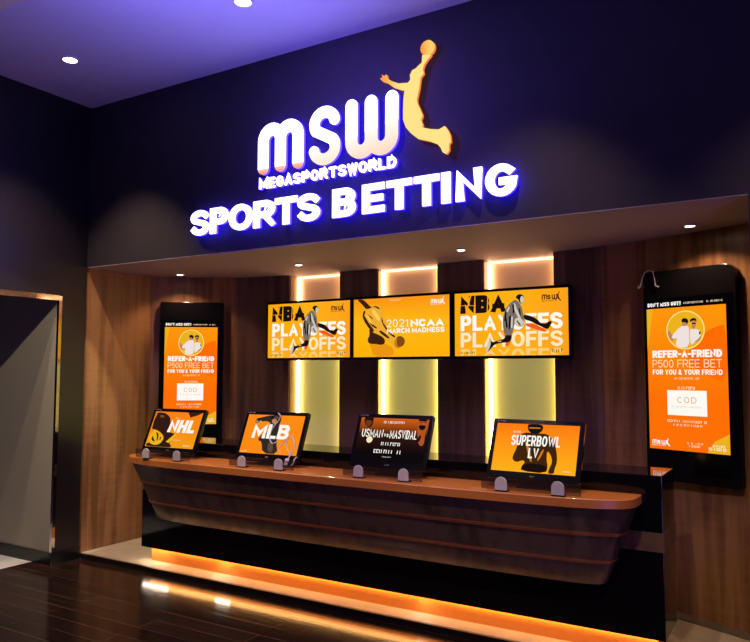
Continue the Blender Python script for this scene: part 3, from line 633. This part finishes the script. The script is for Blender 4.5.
m_ = MB(); q = [inv @ mp(u, v, o_) for o_ in (.008, .014) for u, v in ((.86, -.08), (.92, -.08), (.91, -.24), (.85, -.24))]
m_.add([tuple(p) for p in q], [(0, 1, 2, 3), (7, 6, 5, 4), (0, 1, 5, 4), (1, 2, 6, 5), (2, 3, 7, 6), (3, 0, 4, 7)]).build('tag', white_pl, t)  # pale patch of the same reflection, built as a solid block
glint_tube([(1.04, -.02), (1.0, -.10), (1.01, -.16), (.98, -.24)], .006).build('loop', white_pl, t, smooth=True)
# white cable end on the corner of the right kiosk
t = MB().tube([(-1.01, 1.035, 2.235), (-1.005, 1.033, 2.215), (-.995, 1.03, 2.225), (-.985, 1.03, 2.265), (-.965, 1.025, 2.32), (-.935, 1.01, 2.335), (-.905, 1.0, 2.325), (-.893, .995, 2.27), (-.888, .995, 2.225), (-.868, .985, 2.215)], .0042, 6).build('white_cable', white_pl, smooth=True)
tag(t, 'thin white cable end looped over the top left corner of the right kiosk', 'cable')

# ------------------------------------------------------------------ the illuminated signs on the fascia
SGN = .9857     # sign faces stand 60 mm off the fascia
def fx(x): return x * SGN
def fz(z): return 1.64 + (z - 1.64) * SGN
face_m = glow('sign_face', (.50, .44, 1.0), 5.0)
side_m = glow('sign_side', (.022, .010, 1.0), 12)
def logo_mat(name, stops, lo, hi, slope):
    """sign film that runs from orange at the foot to white"""
    m = glow(name, (1, 1, 1), 1.0); nt = m.node_tree; b = nt.nodes['Principled BSDF']; tc = [n for n in nt.nodes if n.type == 'TEX_COORD'][0]
    sp = nt.nodes.new('ShaderNodeSeparateXYZ'); nt.links.new(tc.outputs['Object'], sp.inputs[0])
    k = nt.nodes.new('ShaderNodeMath'); k.operation = 'MULTIPLY_ADD'; k.inputs[1].default_value = -slope; nt.links.new(sp.outputs['X'], k.inputs[0]); nt.links.new(sp.outputs['Z'], k.inputs[2])
    mr = nt.nodes.new('ShaderNodeMapRange'); nt.links.new(k.outputs[0], mr.inputs[0]); mr.inputs[1].default_value = lo; mr.inputs[2].default_value = hi
    cr = nt.nodes.new('ShaderNodeValToRGB'); e = cr.color_ramp.elements; e[0].color = (*stops[0], 1); e[1].color = (.50, .44, 1.0, 1); e[1].position = 1
    q = e.new(.85); q.color = (*stops[1], 1)
    nt.links.new(mr.outputs[0], cr.inputs[0]); nt.links.new(cr.outputs[0], b.inputs['Emission Color'])
    st = nt.nodes.new('ShaderNodeMapRange'); nt.links.new(mr.outputs[0], st.inputs[0]); st.inputs[1].default_value = .8; st.inputs[3].default_value = 1.1; st.inputs[4].default_value = 5.0
    nt.links.new(st.outputs[0], b.inputs['Emission Strength'])
    return m
logo_m = logo_mat('logo_face_m', ((1.0, .28, .12), (1.0, .60, .45)), fz(3.135), fz(3.180), 0)
logo_w = logo_mat('logo_face_w', ((1.0, .66, .50), (1.0, .92, .84)), fz(3.10) + .17 * fx(2.72), fz(3.32) + .17 * fx(2.72), .17)
# "SPORTS BETTING"
t = empty('lettering_sign', (0, 0, 0)); tag(t, 'big white glowing block-letter sign reading SPORTS BETTING on the dark fascia', 'sign')
LET = [('S', -4.272, -4.075), ('P', -4.06, -3.872), ('O', -3.862, -3.622), ('R', -3.612, -3.402), ('T', -3.402, -3.195), ('S', -3.192, -2.992),
       ('B', -2.880, -2.685), ('E', -2.630, -2.452), ('T', -2.434, -2.240), ('T', -2.222, -2.038), ('I', -2.021, -1.957), ('N', -1.920, -1.736), ('G', -1.715, -1.505)]
def letter(fn, name, mf, ms, parent):
    a = MB(); fn(a, -.062, -.050); o = a.build(name, mf, parent)
    b = MB(); fn(b, -.0495, -.028); b.build('letter_return', ms, o)
for ch, x0, x1 in LET:
    z0, z1 = fz(2.727), fz(2.931)
    letter(lambda mb, a, b: glyph(mb, ch, fx(x0), fx(x1), z0, z1, .045, a, b, kx=1.3 if ch != 'I' else (fx(x1) - fx(x0)) / .045), 'letter', face_m, side_m, t)
# the msw logo
t = empty('logo_sign', (0, 0, 0)); tag(t, 'white glowing rounded msw logo with small lettering above the big block letters', 'sign')
rr = .094
def lg(fn, m=logo_m): letter(fn, 'letter', m, side_m, t)
def m_fn(mb, a, b):
    xs = [fx(-3.523), fx(-3.358), fx(-3.193)]; r = (xs[1] - xs[0]) / 2; zt = fz(3.388); zb = fz(3.180)
    for k in (0, 1):
        pts = ([(xs[0], zb)] if k == 0 else [(xs[1], zt - .05)]) + arc((xs[k] + xs[k + 1]) / 2, zt, r, r, 180, 0, 14) + [(xs[k + 1], zb)]
        ribbon(mb, pts, rr, a, b, rnd=True)
def s_fn(mb, a, b):
    cx = fx(-2.955); r = .083
    pts = arc(cx, fz(3.430), .088, r, 12, 215, 18) + arc(cx, fz(3.430) - 2 * r - .012, .092, r, 42, -168, 18)
    ribbon(mb, pts, .082, a, b, rnd=True)
def w_fn(mb, a, b):
    xs = [fx(-2.722), fx(-2.560), fx(-2.393)]; r = (xs[1] - xs[0]) / 2; zb = fz(3.252); zt = fz(3.512)
    for k in (0, 1):
        pts = [(xs[k], zt)] + arc((xs[k] + xs[k + 1]) / 2, zb, r, r, 180, 360, 14) + [(xs[k + 1], zt)]
        ribbon(mb, pts, rr, a, b, rnd=True)
lg(m_fn); lg(s_fn, logo_w); lg(w_fn, logo_w)
ST = 'MEGASPORTSWORLD'; x = fx(-3.558); wd = (fx(-2.360) - fx(-3.558)); uu = [1.15 if c in 'MW' else .82 if c in 'LE' else .95 for c in ST]; tot = sum(uu) + .16 * 14
for c, u_ in zip(ST, uu):
    k = wd / tot
    letter(lambda mb, a, b: glyph(mb, c, x, x + u_ * k, fz(3.020), fz(3.100), .0175, a, b, rnd=True), 'small_letter', face_m, side_m, t)
    x += (u_ + .16) * k
# leaping player with ball
FIG = [(-2.156,3.753),(-2.16,3.701),(-2.192,3.682),(-2.203,3.672),(-2.232,3.665),(-2.25,3.636),(-2.247,3.602),(-2.265,3.585),(-2.338,3.595),(-2.39,3.622),(-2.431,3.652),(-2.437,3.68),(-2.449,3.669),(-2.47,3.687),(-2.466,3.665),(-2.486,3.661),(-2.467,3.638),(-2.431,3.622),(-2.383,3.58),(-2.323,3.55),(-2.291,3.54),(-2.3,3.481),(-2.303,3.403),(-2.303,3.337),(-2.283,3.281),(-2.243,3.232),(-2.193,3.188),(-2.108,3.158),(-2.046,3.127),(-2.022,3.096),(-2.009,3.066),(-1.987,3.052),(-1.968,3.074),(-1.968,3.117),(-1.954,3.129),(-1.959,3.174),(-1.973,3.207),(-1.994,3.238),(-2.022,3.227),(-2.038,3.223),(-2.094,3.235),(-2.15,3.255),(-2.167,3.263),(-2.159,3.277),(-2.173,3.313),(-2.161,3.344),(-2.178,3.386),(-2.201,3.436),(-2.204,3.462),(-2.185,3.537),(-2.175,3.607),(-2.152,3.628),(-2.158,3.662),(-2.146,3.692),(-2.12,3.721),(-2.095,3.741)]
fig = [(fx(a), fz(b)) for a, b in FIG]
fig_m = picture('figure_glow', (1.0, .30, .05), (1.0, .74, .24), 'x', fx(-2.47), fx(-2.33), s=1.05)
t = empty('player_sign', (0, 0, 0)); tag(t, 'yellow glowing silhouette sign of a leaping player reaching up with a ball', 'sign')
def f_fn(mb, a, b): mb.prism(fig, a, b)
letter(f_fn, 'figure', fig_m, glow('figure_side', (1.0, .25, .05), .9), t)
b_ = [(fx(-2.119) + .050 * math.cos(2 * PI * i / 28), fz(3.795) + .050 * math.sin(2 * PI * i / 28)) for i in range(28)]
letter(lambda mb, a, b: mb.prism(b_, a, b), 'ball', picture('ball_glow', (1.0, .30, .04), (1.0, .62, .16), 'x', fx(-2.119) - .05, fx(-2.119) + .02, s=1.0), MATS['figure_side'], t)

# ------------------------------------------------------------------ lamps
def downlight(name, x, y, z, r, label, cat, grp):
    t = empty(name, (x, y, z)); tag(t, label, cat, grp)
    MB().loft([[(q * math.cos(2 * PI * i / 24), q * math.sin(2 * PI * i / 24), h) for i in range(24)] for q, h in ((r, .012), (r * 1.25, .012), (r * 1.25, 0), (r, 0), (r, .012))], cap=False).build('rim', white_pl, t, smooth=True)
    MB().lathe([(.001, .004), (r * .98, .004), (r * .98, .012), (.001, .012)]).build('lens', lampglow, t)
    return t
downlight('ceiling_downlight', -4.80, -.774, ZC - .012, .052, 'round recessed downlight in the violet ceiling, the left one above the dark corner', 'downlight', 'round downlights in the high ceiling')
downlight('ceiling_downlight', -3.07, -.755, ZC - .012, .052, 'round recessed downlight in the violet ceiling, cut off by the top of the photo', 'downlight', 'round downlights in the high ceiling')
for (x, y, e), s_ in zip(SOFFIT_SPOTS, ['above the left kiosk', 'above the left wall television', 'above the right wall television', 'above the right kiosk']):
    downlight('soffit_downlight', x, y, ZS - .012, .030, 'small round downlight in the low soffit ' + s_, 'downlight', 'small downlights in the soffit')
bpy.context.view_layer.update()
